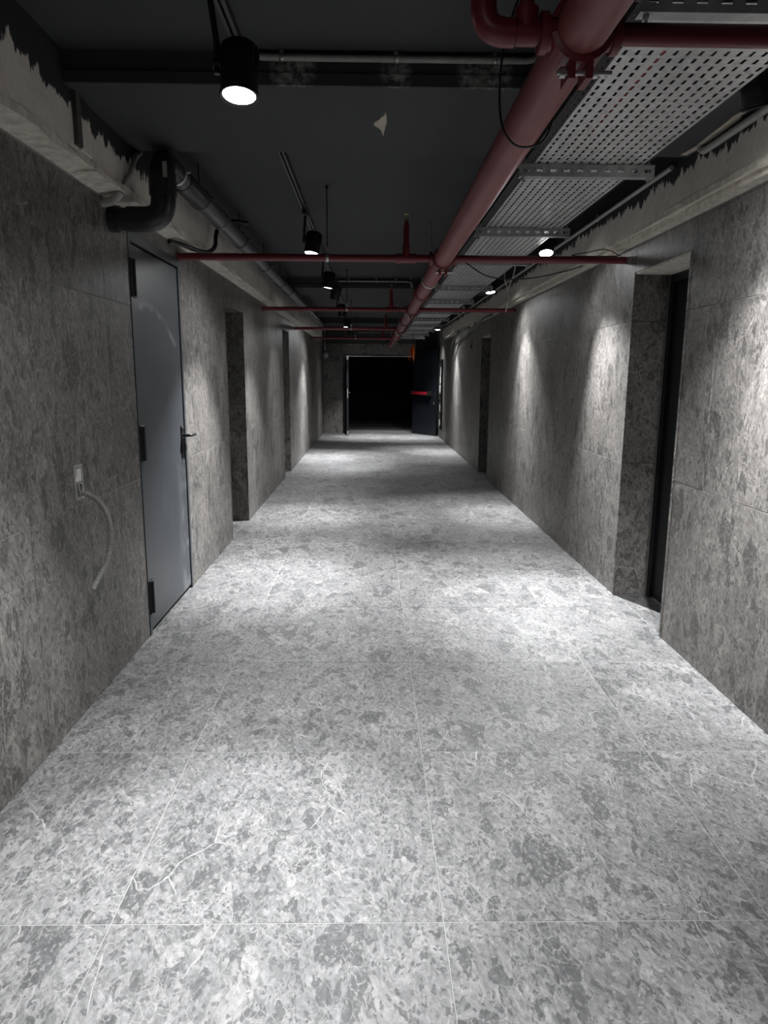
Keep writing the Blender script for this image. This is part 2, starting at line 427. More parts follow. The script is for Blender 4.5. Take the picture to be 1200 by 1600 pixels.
# ---- floor
b = MB(); b.box(XL - .5, XR + .6, Y0 - .2, YE + 6.0, -.15, -.0012)
floor = b.build('floor', GROUT_F); tag(floor, 'grey marble-look tiled corridor floor', 'floor', kind='structure')
xm = [-.722, .205, 1.130]; ym = [1.717 + .912 * k for k in range(-5, 30)]
for x0, x1 in cuts(XL - .02, XR + .02, xm):
    for y0, y1 in cuts(Y0, YE + .15, ym):
        put_tile(floor, 'floor', ((x0 + x1) / 2, (y0 + y1) / 2, 0), x1 - x0, y1 - y0, FLOOR_STONE)
for y0, y1 in cuts(YE + .15, YE + 5.6, [YE + .15 + .912 * k for k in range(1, 6)]):
    for x0, x1 in cuts(XL - .02, XR + .02, xm):
        put_tile(floor, 'floor', ((x0 + x1) / 2, (y0 + y1) / 2, -.004), x1 - x0, y1 - y0, FLOOR_STONE)

OPEN_L = [(3.93, 4.93, 2.25, .10), (6.40, 7.29, 2.12, .30), (10.43, 11.20, 2.17, .30)]
OPEN_R = [(3.91, 4.74, 2.165, .23), (10.33, 11.18, 2.10, .30)]
REVEAL_T = .02
# ---- side walls with door openings
for X, sg, ops in ((XL, -1, OPEN_L[1:]), (XR, 1, OPEN_R)):
    for (a, c, h, d) in ops:
        xa, xb = sorted((X + sg * .02, X + sg * d))
        put_tile(floor, 'floor', ((xa + xb) / 2, (a + c) / 2, 0), xb - xa, c - a - .03, FLOOR_STONE)
def side_wall(name, face, X, opens, marks, label):
    sgn = -1 if face == 'left' else 1           # outward direction
    xb0, xb1 = sorted((X + sgn * .0020, X + sgn * .45))
    b = MB(); ys = Y0 - .2
    for (a, c, h, d) in opens + [(YE + .2, None, 0, 0)]:
        b.box(xb0, xb1, ys, a, -.1, ZC + .1)
        if c is not None:
            b.box(xb0, xb1, a, c, h, ZC + .1)
            ys = c
    wl = b.build(name, GROUT_W); tag(wl, label, 'wall', kind='structure')
    ys = Y0
    segs = []
    for (a, c, h, d) in opens: segs.append((ys, a, 0)); segs.append((a, c, h)); ys = c
    segs.append((ys, YE, 0))
    for (a, c, zlo) in segs:
        for y0, y1 in cuts(a, c, marks):
            for z0, z1 in cuts(zlo, ZT, (.93, 1.86)):
                put_tile(wl, face, (X, (y0 + y1) / 2, (z0 + z1) / 2), y1 - y0, z1 - z0, WALL_STONE)
    for i, (a, c, h, d) in enumerate(opens):
        if face == 'left' and i == 0: continue   # steel door sits flush here
        xm_ = X + sgn * d / 2 - sgn * .012 / 2
        for z0, z1 in cuts(0, h, (.93, 1.86)):   # far jamb faces the camera, near jamb faces away
            put_tile(wl, 'end', (xm_, c - TH + .002, (z0 + z1) / 2), d, z1 - z0, WALL_STONE)
            put_tile(wl, 'back', (xm_, a + TH - .002, (z0 + z1) / 2), d, z1 - z0, WALL_STONE)
        s_ = MB(); x0, x1 = sorted((X + sgn * .002, X + sgn * d)); s_.box(x0, x1, a + .015, c - .015, h - .012, h + .004)
        tag(s_.build('soffit', MORTAR if face == 'right' else WALL_STONE, wl), 'plastered soffit of the door recess')
    return wl
mk_l = [.77, 1.70, 2.63, 3.56, 5.43, 8.20, 9.13, 10.06, 12.13, 13.06, 13.99, 14.92, 15.85, 16.78, 17.71, 18.64, -.16, -1.09]
mk_r = [.763, 1.693, 2.623, 3.553, 5.66, 6.59, 7.52, 8.45, 9.38, 12.10, 13.03, 13.96, 14.89, 15.82, 16.75, 17.68, 18.61, -.16, -1.09]
wall_l = side_wall('wall_left', 'left', XL, OPEN_L, mk_l, 'stone-tiled wall with the grey steel door')
wall_r = side_wall('wall_right', 'right', XR, OPEN_R, mk_r, 'stone-tiled wall with the narrow dark doorway and the framed panels')

# ---- end wall with the double doorway, wall behind the camera, room beyond
DX0, DX1, DH = -.70, 1.075, 1.995
b = MB(); b.box(XL - .45, DX0, YE + .01, YE + .16, -.1, ZC + .1); b.box(DX1, XR + .45, YE + .01, YE + .16, -.1, ZC + .1); b.box(DX0, DX1, YE + .01, YE + .16, DH, ZC + .1)
wall_e = b.build('wall_end', BROWN); tag(wall_e, 'dark tiled end wall around the open double door', 'wall', kind='structure')
for x0, x1 in cuts(XL, DX0 - .07, (-.722,)):
    for z0, z1 in cuts(0, ZT, (.93, 1.86)): put_tile(wall_e, 'end', ((x0 + x1) / 2, YE, (z0 + z1) / 2), x1 - x0, z1 - z0, WALL_STONE)
for x0, x1 in cuts(DX0 - .07, DX1 + .07, (.205,)):
    put_tile(wall_e, 'end', ((x0 + x1) / 2, YE, (DH + .06 + ZT) / 2), x1 - x0, ZT - DH - .06, WALL_STONE)
b = MB(); b.rbox(DX1 + .07, XR, YE - .004, YE + .012, 0, ZT + .12, .002)  # flat black panel instead of tiles beside the doorway
tag(b.build('black_panel', DARK, wall_e), 'black strip of wall behind the open leaf')
b = MB(); b.box(XL - .45, XR + .45, Y0 - .2, Y0, -.1, ZC + .1)
wall_b = b.build('wall_rear', GROUT_W); tag(wall_b, 'tiled wall closing the corridor behind the viewpoint', 'wall', kind='structure')
for x0, x1 in cuts(XL, XR, xm):
    for z0, z1 in cuts(0, ZT, (.93, 1.86)): put_tile(wall_b, 'back', ((x0 + x1) / 2, Y0 + TH, (z0 + z1) / 2), x1 - x0, z1 - z0, WALL_STONE)
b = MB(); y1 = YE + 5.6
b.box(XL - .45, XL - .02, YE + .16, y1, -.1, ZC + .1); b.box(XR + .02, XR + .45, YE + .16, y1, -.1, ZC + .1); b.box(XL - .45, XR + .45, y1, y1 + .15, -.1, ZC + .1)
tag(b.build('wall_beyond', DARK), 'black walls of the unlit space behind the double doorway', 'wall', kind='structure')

# ---- ceiling and ceiling beams
b = MB(); b.box(XL - .45, XR + .45, Y0 - .2, YE + 5.75, ZC, ZC + .15)
ceil = b.build('ceiling', CEIL); tag(ceil, 'anthracite painted ceiling slab', 'ceiling', kind='structure')
def cbeam(nm, y0, y1, mat, label):
    b = MB(); b.box(XL + .10, XR - .10, y0, y1, ZB, ZC); b.rbox(XL + .10, XR - .10, y0 - .010, y0, ZB, ZB + .045, .002)
    o = b.build(nm, mat); return tag(o, label, 'beam', kind='structure')
beam1 = cbeam('trim_1', 3.00, 3.83, BEAM_PAINT, 'nearest dark ceiling beam, with a pale chip in its underside')
cbeam('trim_2', 9.40, 10.15, CEIL, 'second dark ceiling beam crossing the corridor')
cbeam('trim_3', 15.6, 16.3, CEIL, 'third dark ceiling beam, near the double door')
def chip(poly, z, nm, label):
    b = MB(); b.prism(poly, z - .002, z + .001); o = b.build(nm, CREAM, beam1); o['label'] = label
cx = sum(p[0] for p in [(0.055, 3.255), (0.049, 3.561)]) / 2
chip([(.055, 3.255), (.060, 3.32), (.062, 3.376), (.056, 3.44), (.049, 3.561), (.043, 3.52), (.039, 3.486), (.028, 3.455), (.009, 3.424), (.004, 3.40), (.011, 3.372), (.026, 3.35), (.035, 3.318), (.046, 3.30)], ZB, 'plaster_chip', 'bare cream patch where the dark paint flaked off')
chip([(1.578, 3.795), (1.545, 3.79), (1.562, 3.648), (1.552, 3.522), (1.548, 3.378), (1.540, 3.245), (1.555, 3.162), (1.55, 3.03), (1.575, 3.02), (1.57, 3.24), (1.587, 3.287), (1.594, 3.481), (1.596, 3.657)], ZB, 'bare_strip', 'long bare strip beside the conduit')

# ---- concrete beams above the tiling
def conc_beam(nm, side, y1, label, off=.10):
    X = XL if side < 0 else XR
    xi = X - side * off                        # inner face
    b = MB()
    x0, x1 = sorted((X + side * .012, xi)); b.box(x0, x1, Y0 + .01, y1, ZT + .045, ZC)
    o = b.build(nm, CONC); tag(o, label, 'beam', kind='structure')
    r2 = random.Random(3 if side < 0 else 5)
    def mortar(nm, ya, yb, xa, xb, za, zb, lab, jit=.006):
        m = MB(); n = max(2, int((yb - ya) / .11)); rows = []
        for i in range(n + 1):
            y = ya + (yb - ya) * i / n
            j = [r2.uniform(-jit, jit) for _ in range(4)]
            rows.append([(xa, y, za + j[0] * .3), ((xa + xb) / 2, y, (za * .6 + zb * .4) + j[1]), (xb + j[2], y, zb - .012 + j[2]), (xb + j[3] * .5, y, zb + .02 + j[3]), (xa, y, zb + .03)])
        vs = [p for r in rows for p in r]; fs = []
        for i in range(n):
            for k in range(5):
                k2 = (k + 1) % 5; q = (i * 5 + k, i * 5 + k2, (i + 1) * 5 + k2, (i + 1) * 5 + k)
                fs.append(q if side > 0 else q[::-1])
        fs += [(4, 3, 2, 1, 0) if side > 0 else (0, 1, 2, 3, 4), tuple(n * 5 + k for k in ((0, 1, 2, 3, 4) if side > 0 else (4, 3, 2, 1, 0)))]
        m.add(vs, fs); p = m.build(nm, MORTAR, o); p['label'] = lab
    e = X + side * .010
    if side < 0:
        mortar('mortar_strip', Y0 + .02, 3.30, e, xi + .004, ZT + .008, ZT + .034, 'rough pale mortar edge under the concrete')
        mortar('mortar_strip', 3.24, 3.95, e, xi + .016, ZT + .006, ZT + .026, 'thicker lump of rough pale mortar')
        mortar('mortar_strip', 3.95, y1, e, xi + .004, ZT + .008, ZT + .034, 'rough pale mortar edge under the concrete')
    else:
        mortar('mortar_strip', Y0 + .02, y1 - .02, e, xi + side * .035, ZT + .006, ZT + .016, 'rough pale mortar edge under the concrete', .003)
        mortar('mortar_strip', Y0 + .02, 4.10, X - .03, xi - .006, ZT + .030, ZT + .042, 'upper rib of pale mortar', .004)
        mortar('mortar_strip', 4.10, y1 - .02, X - .03, xi - .002, ZT + .036, ZT + .044, 'upper rib of pale mortar', .003)
    return o
cb_l = conc_beam('trim_4', -1, 17.2, 'bare concrete beam above the wall with the grey steel door, black paint ragged at its top')
cb_r = conc_beam('trim_5', 1, 16.4, 'bare concrete beam above the wall with the framed panels, black paint dripping at its top')
b = MB(); b.box(XL + .10, XL + .118, 3.06, 3.105, ZT + .07, ZC - .02); tag(b.build('dark_groove_edge', BROWN, cb_l), 'dark stained formwork joint')
b = MB(); b.rbox(XL + .10, XL + .112, 3.105, 3.21, ZT + .06, ZC - .13, .003); b.build('mortar_patch', CONC, cb_l)

# ------------------------------------------------------------------ doors
# grey steel door, flush in the tiled wall
D = thing('door_1', 'tall blue-grey steel door with three black hinges and a dark lever handle', 'door', (XL, 3.93, 0), kind='structure')
a, c, h, d = OPEN_L[0]
b = MB()
b.rbox(XL - .09, XL + .004, a, a + .035, 0, h, .002); b.rbox(XL - .09, XL + .004, c - .035, c, 0, h, .002); b.rbox(XL - .09, XL + .004, a + .035, c - .035, h - .05, h, .002)
b.build('door_frame', FRAME, D)
b = MB(); b.box(XL - .12, XL - .06, a + .0, c - .0, 0, h); b.build('backing', DARK, D)
b = MB(); b.rbox(XL - .05, XL - .004, a + .043, c - .043, .022, h - .062, .003)
leaf = b.build('door_leaf', STEEL_DOOR, D)
for i, z in enumerate((2.01, 1.12, .225)):
    b = MB(); b.rbox(XL - .01, XL + .012, a + .010, a + .085, z - .10, z + .10, .003); b.cyl((XL + .014, a + .040, z - .095), (XL + .014, a + .040, z + .095), .011, 10)
    hg = b.build('hinge', BLACK, D)
    for dz in (-.06, .06):
        b = MB(); b.cyl((XL + .010, a + .065, z + dz), (XL + .0145, a + .065, z + dz), .006, 8); b.build('screw', ZINC, hg)
b = MB(); yh = 4.83
b.rbox(XL - .006, XL + .004, yh - .022, yh + .022, .94, 1.16, .003); hp = b.build('handle_plate', BLACK, D)
b = MB(); b.tube(bend((XL + .002, yh, 1.095), (XL + .058, yh, 1.095), (XL + .058, yh + .125, 1.094), .02), .010, 10); b.build('lever', BLACK, hp)
b = MB(); b.cyl((XL + .003, yh, 1.14), (XL + .012, yh, 1.14), .012, 12); b.build('keyhole_cover', CHROME, hp)
b = MB(); b.tube([(XL + .012, yh - .004, 1.075), (XL + .014, yh - .004, .93)], .006, 8); b.build('hanging_key_tag', BLACK, hp)

def recess_door(nm, side, op, label, handle=False):
    a, c, h, d = op; X = XL if side < 0 else XR
    x0 = X + side * d
    D = thing(nm, label, 'door', (x0, (a + c) / 2, 0), kind='structure')
    f = sorted((x0, x0 + side * .05)); b = MB()
    ya, yc = a + .013, c - .013
    for (p, q, z0, z1) in ((ya, ya + .05, 0, h - .013), (yc - .05, yc, 0, h - .013), (ya + .05, yc - .05, h - .065, h - .013)): b.rbox(f[0], f[1], p, q, z0, z1, .003)
    b.build('door_frame', NAVY, D)
    g = sorted((x0 + side * .02, x0 + side * .06)); b = MB(); b.rbox(g[0], g[1], ya + .053, yc - .053, .008, h - .068, .003); lf = b.build('door_leaf', NAVY, D)
    b = MB(); b.rbox(*sorted((x0 + side * .010, x0 + side * .02)), ya + .09, ya + .13, .95, 1.15, .002); hp = b.build('handle_plate', BLACK, D)
    b = MB(); b.tube(bend((x0 + side * .012, ya + .11, 1.06), (x0 - side * .045, ya + .11, 1.06), (x0 - side * .045, ya + .23, 1.06), .02), .009, 10); b.build('lever', CHROME, hp)
    b = MB(); b.box(*sorted((x0 + side * .06, x0 + side * .10)), a - .02, c + .02, 0, h + .02); b.build('backing', DARK, D)
recess_door('door_2', 1, OPEN_R[0], 'narrow navy-black door deep in the near recess with the pale soffit', True)
recess_door('door_3', 1, OPEN_R[1], 'black door in the far recess of the wall with the framed panels')
recess_door('door_4', -1, OPEN_L[1], 'dark door in the tiled recess just beyond the grey steel door')
recess_door('door_5', -1, OPEN_L[2], 'dark door in the narrow far recess, second beyond the grey steel door')

# double door at the end, both leaves swung towards us
D = thing('door_6', 'dark double door standing open at the end of the corridor, red push bar on one leaf', 'door', (.19, YE, 0), kind='structure')
b = MB()
b.rbox(DX0 - .07, DX0, YE - .03, YE + .16, 0, DH + .06, .004); b.rbox(DX1, DX1 + .07, YE - .03, YE + .16, 0, DH + .06, .004); b.rbox(DX0, DX1, YE - .03, YE + .16, DH, DH + .06, .004)
b.build('door_frame', BLACK, D)
b = MB(); b.box(DX0, DX1, YE - .034, YE - .03, DH + .004, DH + .018); tag(b.build('steel_edge', ZINC, D), 'thin bright edge along the frame head')
def leaf_box(hx, hy, ang, wd, th, z0, z1):
    dx, dy = math.sin(ang), -math.cos(ang); nx, ny = -dy, dx     # along leaf, across
    P = lambda s, t: (hx + dx * s + nx * t, hy + dy * s + ny * t)
    return P
PL = leaf_box(DX0 + .02, YE - .03, math.radians(2.5), .93, .05, 0, 0)
def leaf_prism(P, s0, s1, t0, t1, z0, z1, nm, mat, par):
    b = MB(); b.prism([P(s0, t0), P(s1, t0), P(s1, t1), P(s0, t1)], z0, z1); return b.build(nm, mat, par)
ll = leaf_prism(PL, 0, .93, 0, .05, .012, DH - .01, 'door_leaf', NAVY, D)
leaf_prism(PL, .929, .934, .012, .038, .95, 1.18, 'lock_faceplate', ZINC, ll)
leaf_prism(PL, .90, .934, .004, .046, DH - .10, DH - .005, 'top_bolt', ZINC, ll)
leaf_prism(PL, .90, .934, .004, .046, .02, .12, 'bottom_bolt', ZINC, ll)
b = MB(); q = PL(.86, .05); q2 = PL(.86, .10); q3 = PL(.74, .10); b.tube(bend((*q, 1.08), (*q2, 1.08), (*q3, 1.08), .02), .011, 8); b.build('lever', BLACK, ll)
PR = leaf_box(DX1 + .0, YE - .03, math.radians(29), 1.12, .05, 0, 0)
rl = leaf_prism(PR, 0, 1.10, 0, .05, .012, DH + .16, 'door_leaf', NAVY, D)
leaf_prism(PR, .09, .86, -.10, -.05, 1.035, 1.105, 'push_bar', PUSHRED, rl)
for s0 in (.06, .86): leaf_prism(PR, s0, s0 + .06, -.11, 0, 1.01, 1.13, 'push_bar_end', BLACK, rl)
leaf_prism(PR, 1.03, 1.07, -.012, 0, .72, 1.12, 'lock_plate', BLACK, rl)
leaf_prism(PR, 1.035, 1.065, -.03, -.012, .80, .86, 'latch', ZINC, rl)

# pale raised strips stand in for bands of light on the floor beyond
for i, (y, lab) in enumerate(((19.75, 'nearest pale stand-in for a light band on the floor just behind the double doorway'), (20.9, 'middle pale stand-in for a light band on the dark floor behind the doorway'), (22.4, 'farthest pale stand-in for a light band on the dark floor behind the doorway'))):
    b = MB(); b.rbox(XL + .1, XR - .1, y, y + .22, -.004, .006, .003); tag(b.build('light_band_strip', CONDUIT), lab, 'light band stand-in', 'light band stand-ins behind the doorway')

# ------------------------------------------------------------------ fire pipes
ZP = 2.27; XM = .47
def tube_y(x, z, y0, y1, r, n=20):
    b = MB(); b.tube([(x, y0, z), (x, y1, z)], r, n); return b
T = thing('fire_main_pipe', 'thick dusty red fire pipe running the length of the corridor beside the cable tray', 'pipe', (XM, 1.0, ZP))
tube_y(XM, ZP, Y0 + .05, YE - .01, .060, 28).build('pipe', REDMAIN, T)
for y in (6.92, 10.4, 13.5, 15.8, 3.0 - 3.2):
    b = MB(); b.lathe([(.060, -.05), (.072, -.048), (.076, -.03), (.070, -.02), (.070, .02), (.076, .03), (.072, .048), (.060, .05)], 28)
    b.v = [(XM + vx, y + vz, ZP + vy) for vx, vy, vz in b.v]
    for s in (-1, 1): b.box(XM + s * .070 - .012, XM + s * .070 + .026 * s + .012 - (.026 * s if s > 0 else 0), y - .022, y + .022, ZP - .022, ZP + .022)
    cp = b.build('coupling', RED, T)
def tee_clamp(y):
    b = MB(); rr = .068
    for half in (0, 1):      # two strapped half shells
        vs, fs = [], []; n = 14
        for i in range(n + 1):
            an = math.pi * (i / n) * .86 + math.pi * .07 + half * math.pi
            for r, yy in ((.061, -.045), (.073, -.04), (.073, .04), (.061, .045)):
                vs.append((XM + r * math.cos(an), y + yy, ZP + r * math.sin(an)))
        for i in range(n):
            for k in range(3): fs.append((i * 4 + k, i * 4 + k + 1, (i + 1) * 4 + k + 1, (i + 1) * 4 + k))
            fs.append((i * 4 + 3, i * 4, (i + 1) * 4, (i + 1) * 4 + 3))
        b.add(vs, fs, False)
    for s in (-1, 1):        # outlets with collars
        b.cyl((XM + s * .055, y, ZP), (XM + s * .092, y, ZP), .036, 16); b.cyl((XM + s * .074, y, ZP), (XM + s * .091, y, ZP), .043, 16)
    # lugs on the underside
    for s in (-1, 1): b.box(XM + s * .020 - .008, XM + s * .020 + .008, y - .035, y + .035, ZP - .105, ZP - .062)
    t = b.build('mechanical_tee', RED, T)
    b = MB()
    yy = -.018; b.cyl((XM - .05, y + yy, ZP - .088), (XM + .075, y + yy, ZP - .088), .006, 8); b.cyl((XM - .045, y + yy, ZP - .088), (XM - .032, y + yy, ZP - .088), .012, 6); b.cyl((XM + .032, y + yy, ZP - .088), (XM + .043, y + yy, ZP - .088), .012, 6)
    b.build('bolt', ZINC, t)
PIPE_Y = (1.78, 4.93, 8.62, 12.1, 15.1)
for y in PIPE_Y: tee_clamp(y)
for y in (6.0, 9.0, 12.8, 17.6):       # hangers: rod from the slab, ring round the pipe
    b = MB(); b.lathe([(.062, -.015), (.068, -.015), (.068, .015), (.062, .015)], 24); b.v = [(XM + vx, y + vz, ZP + vy) for vx, vy, vz in b.v]
    b.cyl((XM, y, ZP + .064), (XM, y, (ZB if 9.4 < y < 10.15 else ZC) - .001), .005, 8); b.build('hanger', ZINC, T)

LAB = ['nearest red cross pipe, with an elbow turning up before the first ceiling beam',
       'first full-width red cross pipe, reaching over the grey steel door to the opposite wall',
       'second full-width red cross pipe, with a white wire hanging at its end',
       'third red cross pipe, just under the glaring far spotlight',
       'last red cross pipe before the double door']
for i, y in enumerate(PIPE_Y):
    T = thing('sprinkler_pipe', LAB[i], 'pipe', (.2, y, ZP), 'red sprinkler cross pipes')
    r = .0235
    if i == 0:
        b = MB(); b.tube(bend((XM - .0925, y, ZP), (.250, y, ZP), (.250, y, ZC - .002), .05), r, 16); b.build('pipe', RED, T)
        b = MB(); b.tube([(XM + .0925, y, ZP), (XR - .001, y, ZP)], r, 16); b.build('pipe', RED, T)
        b = MB(); b.tube(bend((.322, y, ZP), (.250, y, ZP), (.250, y, ZP + .09), .055), .030, 16); b.build('elbow', RED, T)
        b = MB(); b.cyl((.325, y, ZP), (.372, y, ZP), .0275, 14); b.cyl((.348, y, ZP), (.348, y, ZP + .05), .0275, 14); b.build('tee', RED, T)
        b = MB(); b.cyl((.348, y, ZP + .05), (.348, y, ZC - .06), .017, 12); b.build('riser', RED, T); xr = .348
    else:
        x0, x1 = XL + .004, XR - .004
        if i >= 3: x1 = XM
        b = MB(); b.tube([(x0, y, ZP), (XM - .0925, y, ZP)], r, 14); b.build('pipe', RED, T)
        if x1 > XM + .01:
            b = MB(); b.tube([(XM + .0925, y, ZP), (x1, y, ZP)], r, 14); b.build('pipe', RED, T)
        b = MB(); b.lathe([(.024, 0), (.034, 0), (.034, .006), (.024, .006)], 14)
        b.v = [(x0 + vz + .0, y + vx, ZP + vy) for vx, vy, vz in b.v]; b.build('wall_collar', RED, T)
        xr = .225
        b = MB(); b.cyl((xr - .06, y, ZP), (xr + .06, y, ZP), .029, 14); b.cyl((xr - .065, y, ZP), (xr - .045, y, ZP), .033, 14); b.cyl((xr + .045, y, ZP), (xr + .065, y, ZP), .033, 14)
        b.cyl((xr, y, ZP), (xr, y, ZP + .06), .027, 14); b.build('tee', RED, T)
        b = MB(); b.tube([(xr, y, ZP + .05), (xr, y, ZP + .075), (xr, y, ZP + .09), (xr, y, ZP + .20), (xr, y, ZP + .215), (xr, y, ZP + .235)], .02, 14, True, [.026, .026, .0195, .0195, .015, .013]); b.build('riser', RED, T)
    # upright sprinkler head
    zt = (ZC - .06) if i == 0 else ZP + .235
    b = MB(); b.cyl((xr, y, zt), (xr, y, zt + .014), .009, 8)
    for s in (-1, 1): b.tube([(xr + s * .008, y, zt + .012), (xr + s * .012, y, zt + .026), (xr + s * .002, y, zt + .040)], .0022, 6)
    b.lathe([(.0, .040), (.013, .040), (.015, .042), (.0, .044)], 12, xr, y, zt); b.build('sprinkler_head', BRASS, T)
    if i >= 1:
        for xh in ([-.30] if i < 3 else [-.35]):
            b = MB(); b.cyl((xh, y, ZP + .026), (xh, y, ZC - .001), .004, 6); b.cyl((xh, y, ZC - .02), (xh, y, ZC - .001), .010, 8); b.build('hanger_rod', DARK, T)
            b = MB(); b.lathe([(.0245, -.012), (.028, -.012), (.028, .012), (.0245, .012)], 14); b.v = [(xh + vz, y + vx, ZP + vy) for vx, vy, vz in b.v]; b.cyl((xh, y, ZP + .026), (xh, y, ZP + .07), .007, 8); b.build('hanger_clip', ZINC, T)
        if i == 2:
            b = MB(); b.cyl((1.08, y, ZP - .028), (1.08, y, ZP + .04), .012, 8); b.build('white_clip', WHITEPL, T)

# ------------------------------------------------------------------ cable tray
TX0, TX1, TZ, TSIDE = .735, 1.235, 2.455, .062
SEC = 3.05
T = thing('cable_tray', 'wide perforated galvanised cable tray hanging under the ceiling beside the red fire pipe', 'cable tray', (TX0, 0, TZ))
def tray_section():
    b = MB()
    def plate(P, u0, u1, nu, v0, v1, nv, su, sv):
        """perforated sheet: P maps (u, v, thickness) to a point; nu columns by nv rows of slots"""
        pu, pv = (u1 - u0) / nu, (v1 - v0) / nv; t = .0016
        for layer in (0, t):
            us = [u0]
            for i in range(nu): us += [u0 + pu * (i + .5) - su / 2, u0 + pu * (i + .5) + su / 2]
            us.append(u1)
            for i in range(0, len(us), 2):                         # solid bands between the slot columns
                b.add([P(us[i], v0, layer), P(us[i + 1], v0, layer), P(us[i + 1], v1, layer), P(us[i], v1, layer)], [(0, 1, 2, 3)])
            for i in range(nu):                                    # bridges between slots
                a, c = us[1 + 2 * i], us[2 + 2 * i]; y = v0
                for j in range(nv + 1):
                    e = v0 + pv * (j + .5) - sv / 2 if j < nv else v1
                    b.add([P(a, y, layer), P(c, y, layer), P(c, e, layer), P(a, e, layer)], [(0, 1, 2, 3)])
                    y = e + sv
    plate(lambda u, v, t: (u, v, TZ + t), TX0, TX1, 13, 0, SEC, 58, .011, .033)
    plate(lambda u, v, t: (TX0 + t, v, TZ + u), .004, TSIDE, 2, 0, SEC, 58, .008, .022)
    plate(lambda u, v, t: (TX1 - t, v, TZ + u), .004, TSIDE, 2, 0, SEC, 58, .008, .022)
    for X, s in ((TX0, 1), (TX1, -1)):
        b.box(*sorted((X, X + s * .012)), 0, SEC, TZ + TSIDE, TZ + TSIDE + .002)
    return b
sec0 = None
for k in range(7):
    if sec0 is None:
        b = tray_section(); sec0 = b.build('tray_section', GALV, T); sec0.location.y = -1.6; o = sec0
    else:
        o = sec0.copy(); C.objects.link(o); o.parent = T; o.location.y = -1.6 + k * (SEC + .002)
    if k:
        yy = -1.6 + k * (SEC + .002)
        for X in (TX0 - .002, TX1):
            b = MB(); b.box(X, X + .002, yy - .07, yy + .07, TZ + .008, TZ + .05); b.build('joint_plate', ZINC, T)
# cables lying in the tray
for (x, r, m, lab, ph) in ((.86, .007, REDCABLE, 'thin red cable lying in the perforated tray', 0), (.95, .011, BLACKPL, 'thick black cable lying in the middle of the perforated tray', 1), (1.02, .009, BLACKPL, 'thin black cable lying in the perforated tray beside the thick one', 2),
                           (1.185, .011, BLUECABLE, 'blue cable lying in the perforated tray along its outer edge', 3), (.78, .012, GREYPL, 'grey cable lying in the perforated tray along its inner edge', 4)):
    pts = [(x + .014 * math.sin(y * .9 + ph * 2), y, TZ + r + .002) for y in [-1.4 + .35 * i for i in range(57)]]
    b = MB(); b.tube(pts, r, 8); tag(b.build('cable', m), lab, 'cable', 'cables in the tray')

# slotted support struts
STRUT_Y = [1.96, 3.44, 4.84, 6.05, 7.84, 9.25, 10.7, 12.1, 13.55, 15.0, 16.4, 17.8]
ORD = ['nearest the viewer, at the top edge', 'largest in full view', 'just above the first full-width red pipe', 'crossed by the first full-width red pipe', 'first behind the first full-width red pipe',
       'second behind the first full-width red pipe', 'first behind the second full-width red pipe', 'second behind the second full-width red pipe', 'third behind the second full-width red pipe', 'fourth behind the second full-width red pipe', 'next to last before the double door', 'last before the double door']
SX0, SX1, SZ0, SZ1 = .670, 1.290, 2.400, 2.4535
def strut_geo():
    st = thing('support_strut', '', 'bracket', (SX0, STRUT_Y[0], SZ0), 'struts under the cable tray'); y = STRUT_Y[0]
    b = MB(); t = .0025
    # C channel: web facing the viewer with slots, two flanges pointing away
    ns = 10; pit = (SX1 - SX0) / ns
    zc0, zc1 = (SZ0 + SZ1) / 2 - .007, (SZ0 + SZ1) / 2 + .007
    b.box(SX0, SX1, y, y + t, SZ0, zc0); b.box(SX0, SX1, y, y + t, zc1, SZ1)
    x = SX0
    for i in range(ns + 1):
        e = SX0 + pit * (i + .5) - .014 if i < ns else SX1
        b.box(x, e, y, y + t, zc0, zc1); x = e + .028
    b.box(SX0, SX1, y + t, y + .041, SZ0, SZ0 + t); b.box(SX0, SX1, y + t, y + .041, SZ1 - t, SZ1)
    b.box(SX0, SX1, y + .039, y + .041, SZ0 + t, SZ0 + .012); b.box(SX0, SX1, y + .039, y + .041, SZ1 - .012, SZ1 - t)
    b.build('channel', STRUTM, st)
    for X in (SX0 + .022, SX1 - .022):
        b = MB(); b.cyl((X, y + .02, SZ0 - .02), (X, y + .02, ZC - .001), .005, 8); rod = b.build('threaded_rod', ZINC, st)
        for zn in (SZ0 - .010, SZ1 + .001):
            b = MB(); b.cyl((X, y + .02, zn), (X, y + .02, zn + .009), .009, 6); b.build('nut', ZINC, rod)
    return st
st0 = strut_geo()
for i, y in enumerate(STRUT_Y):
    s_ = st0 if i == 0 else copy_tree(st0)
    s_.location = (SX0, y, SZ0); s_['label'] = 'slotted steel strut under the cable tray, ' + ORD[i]

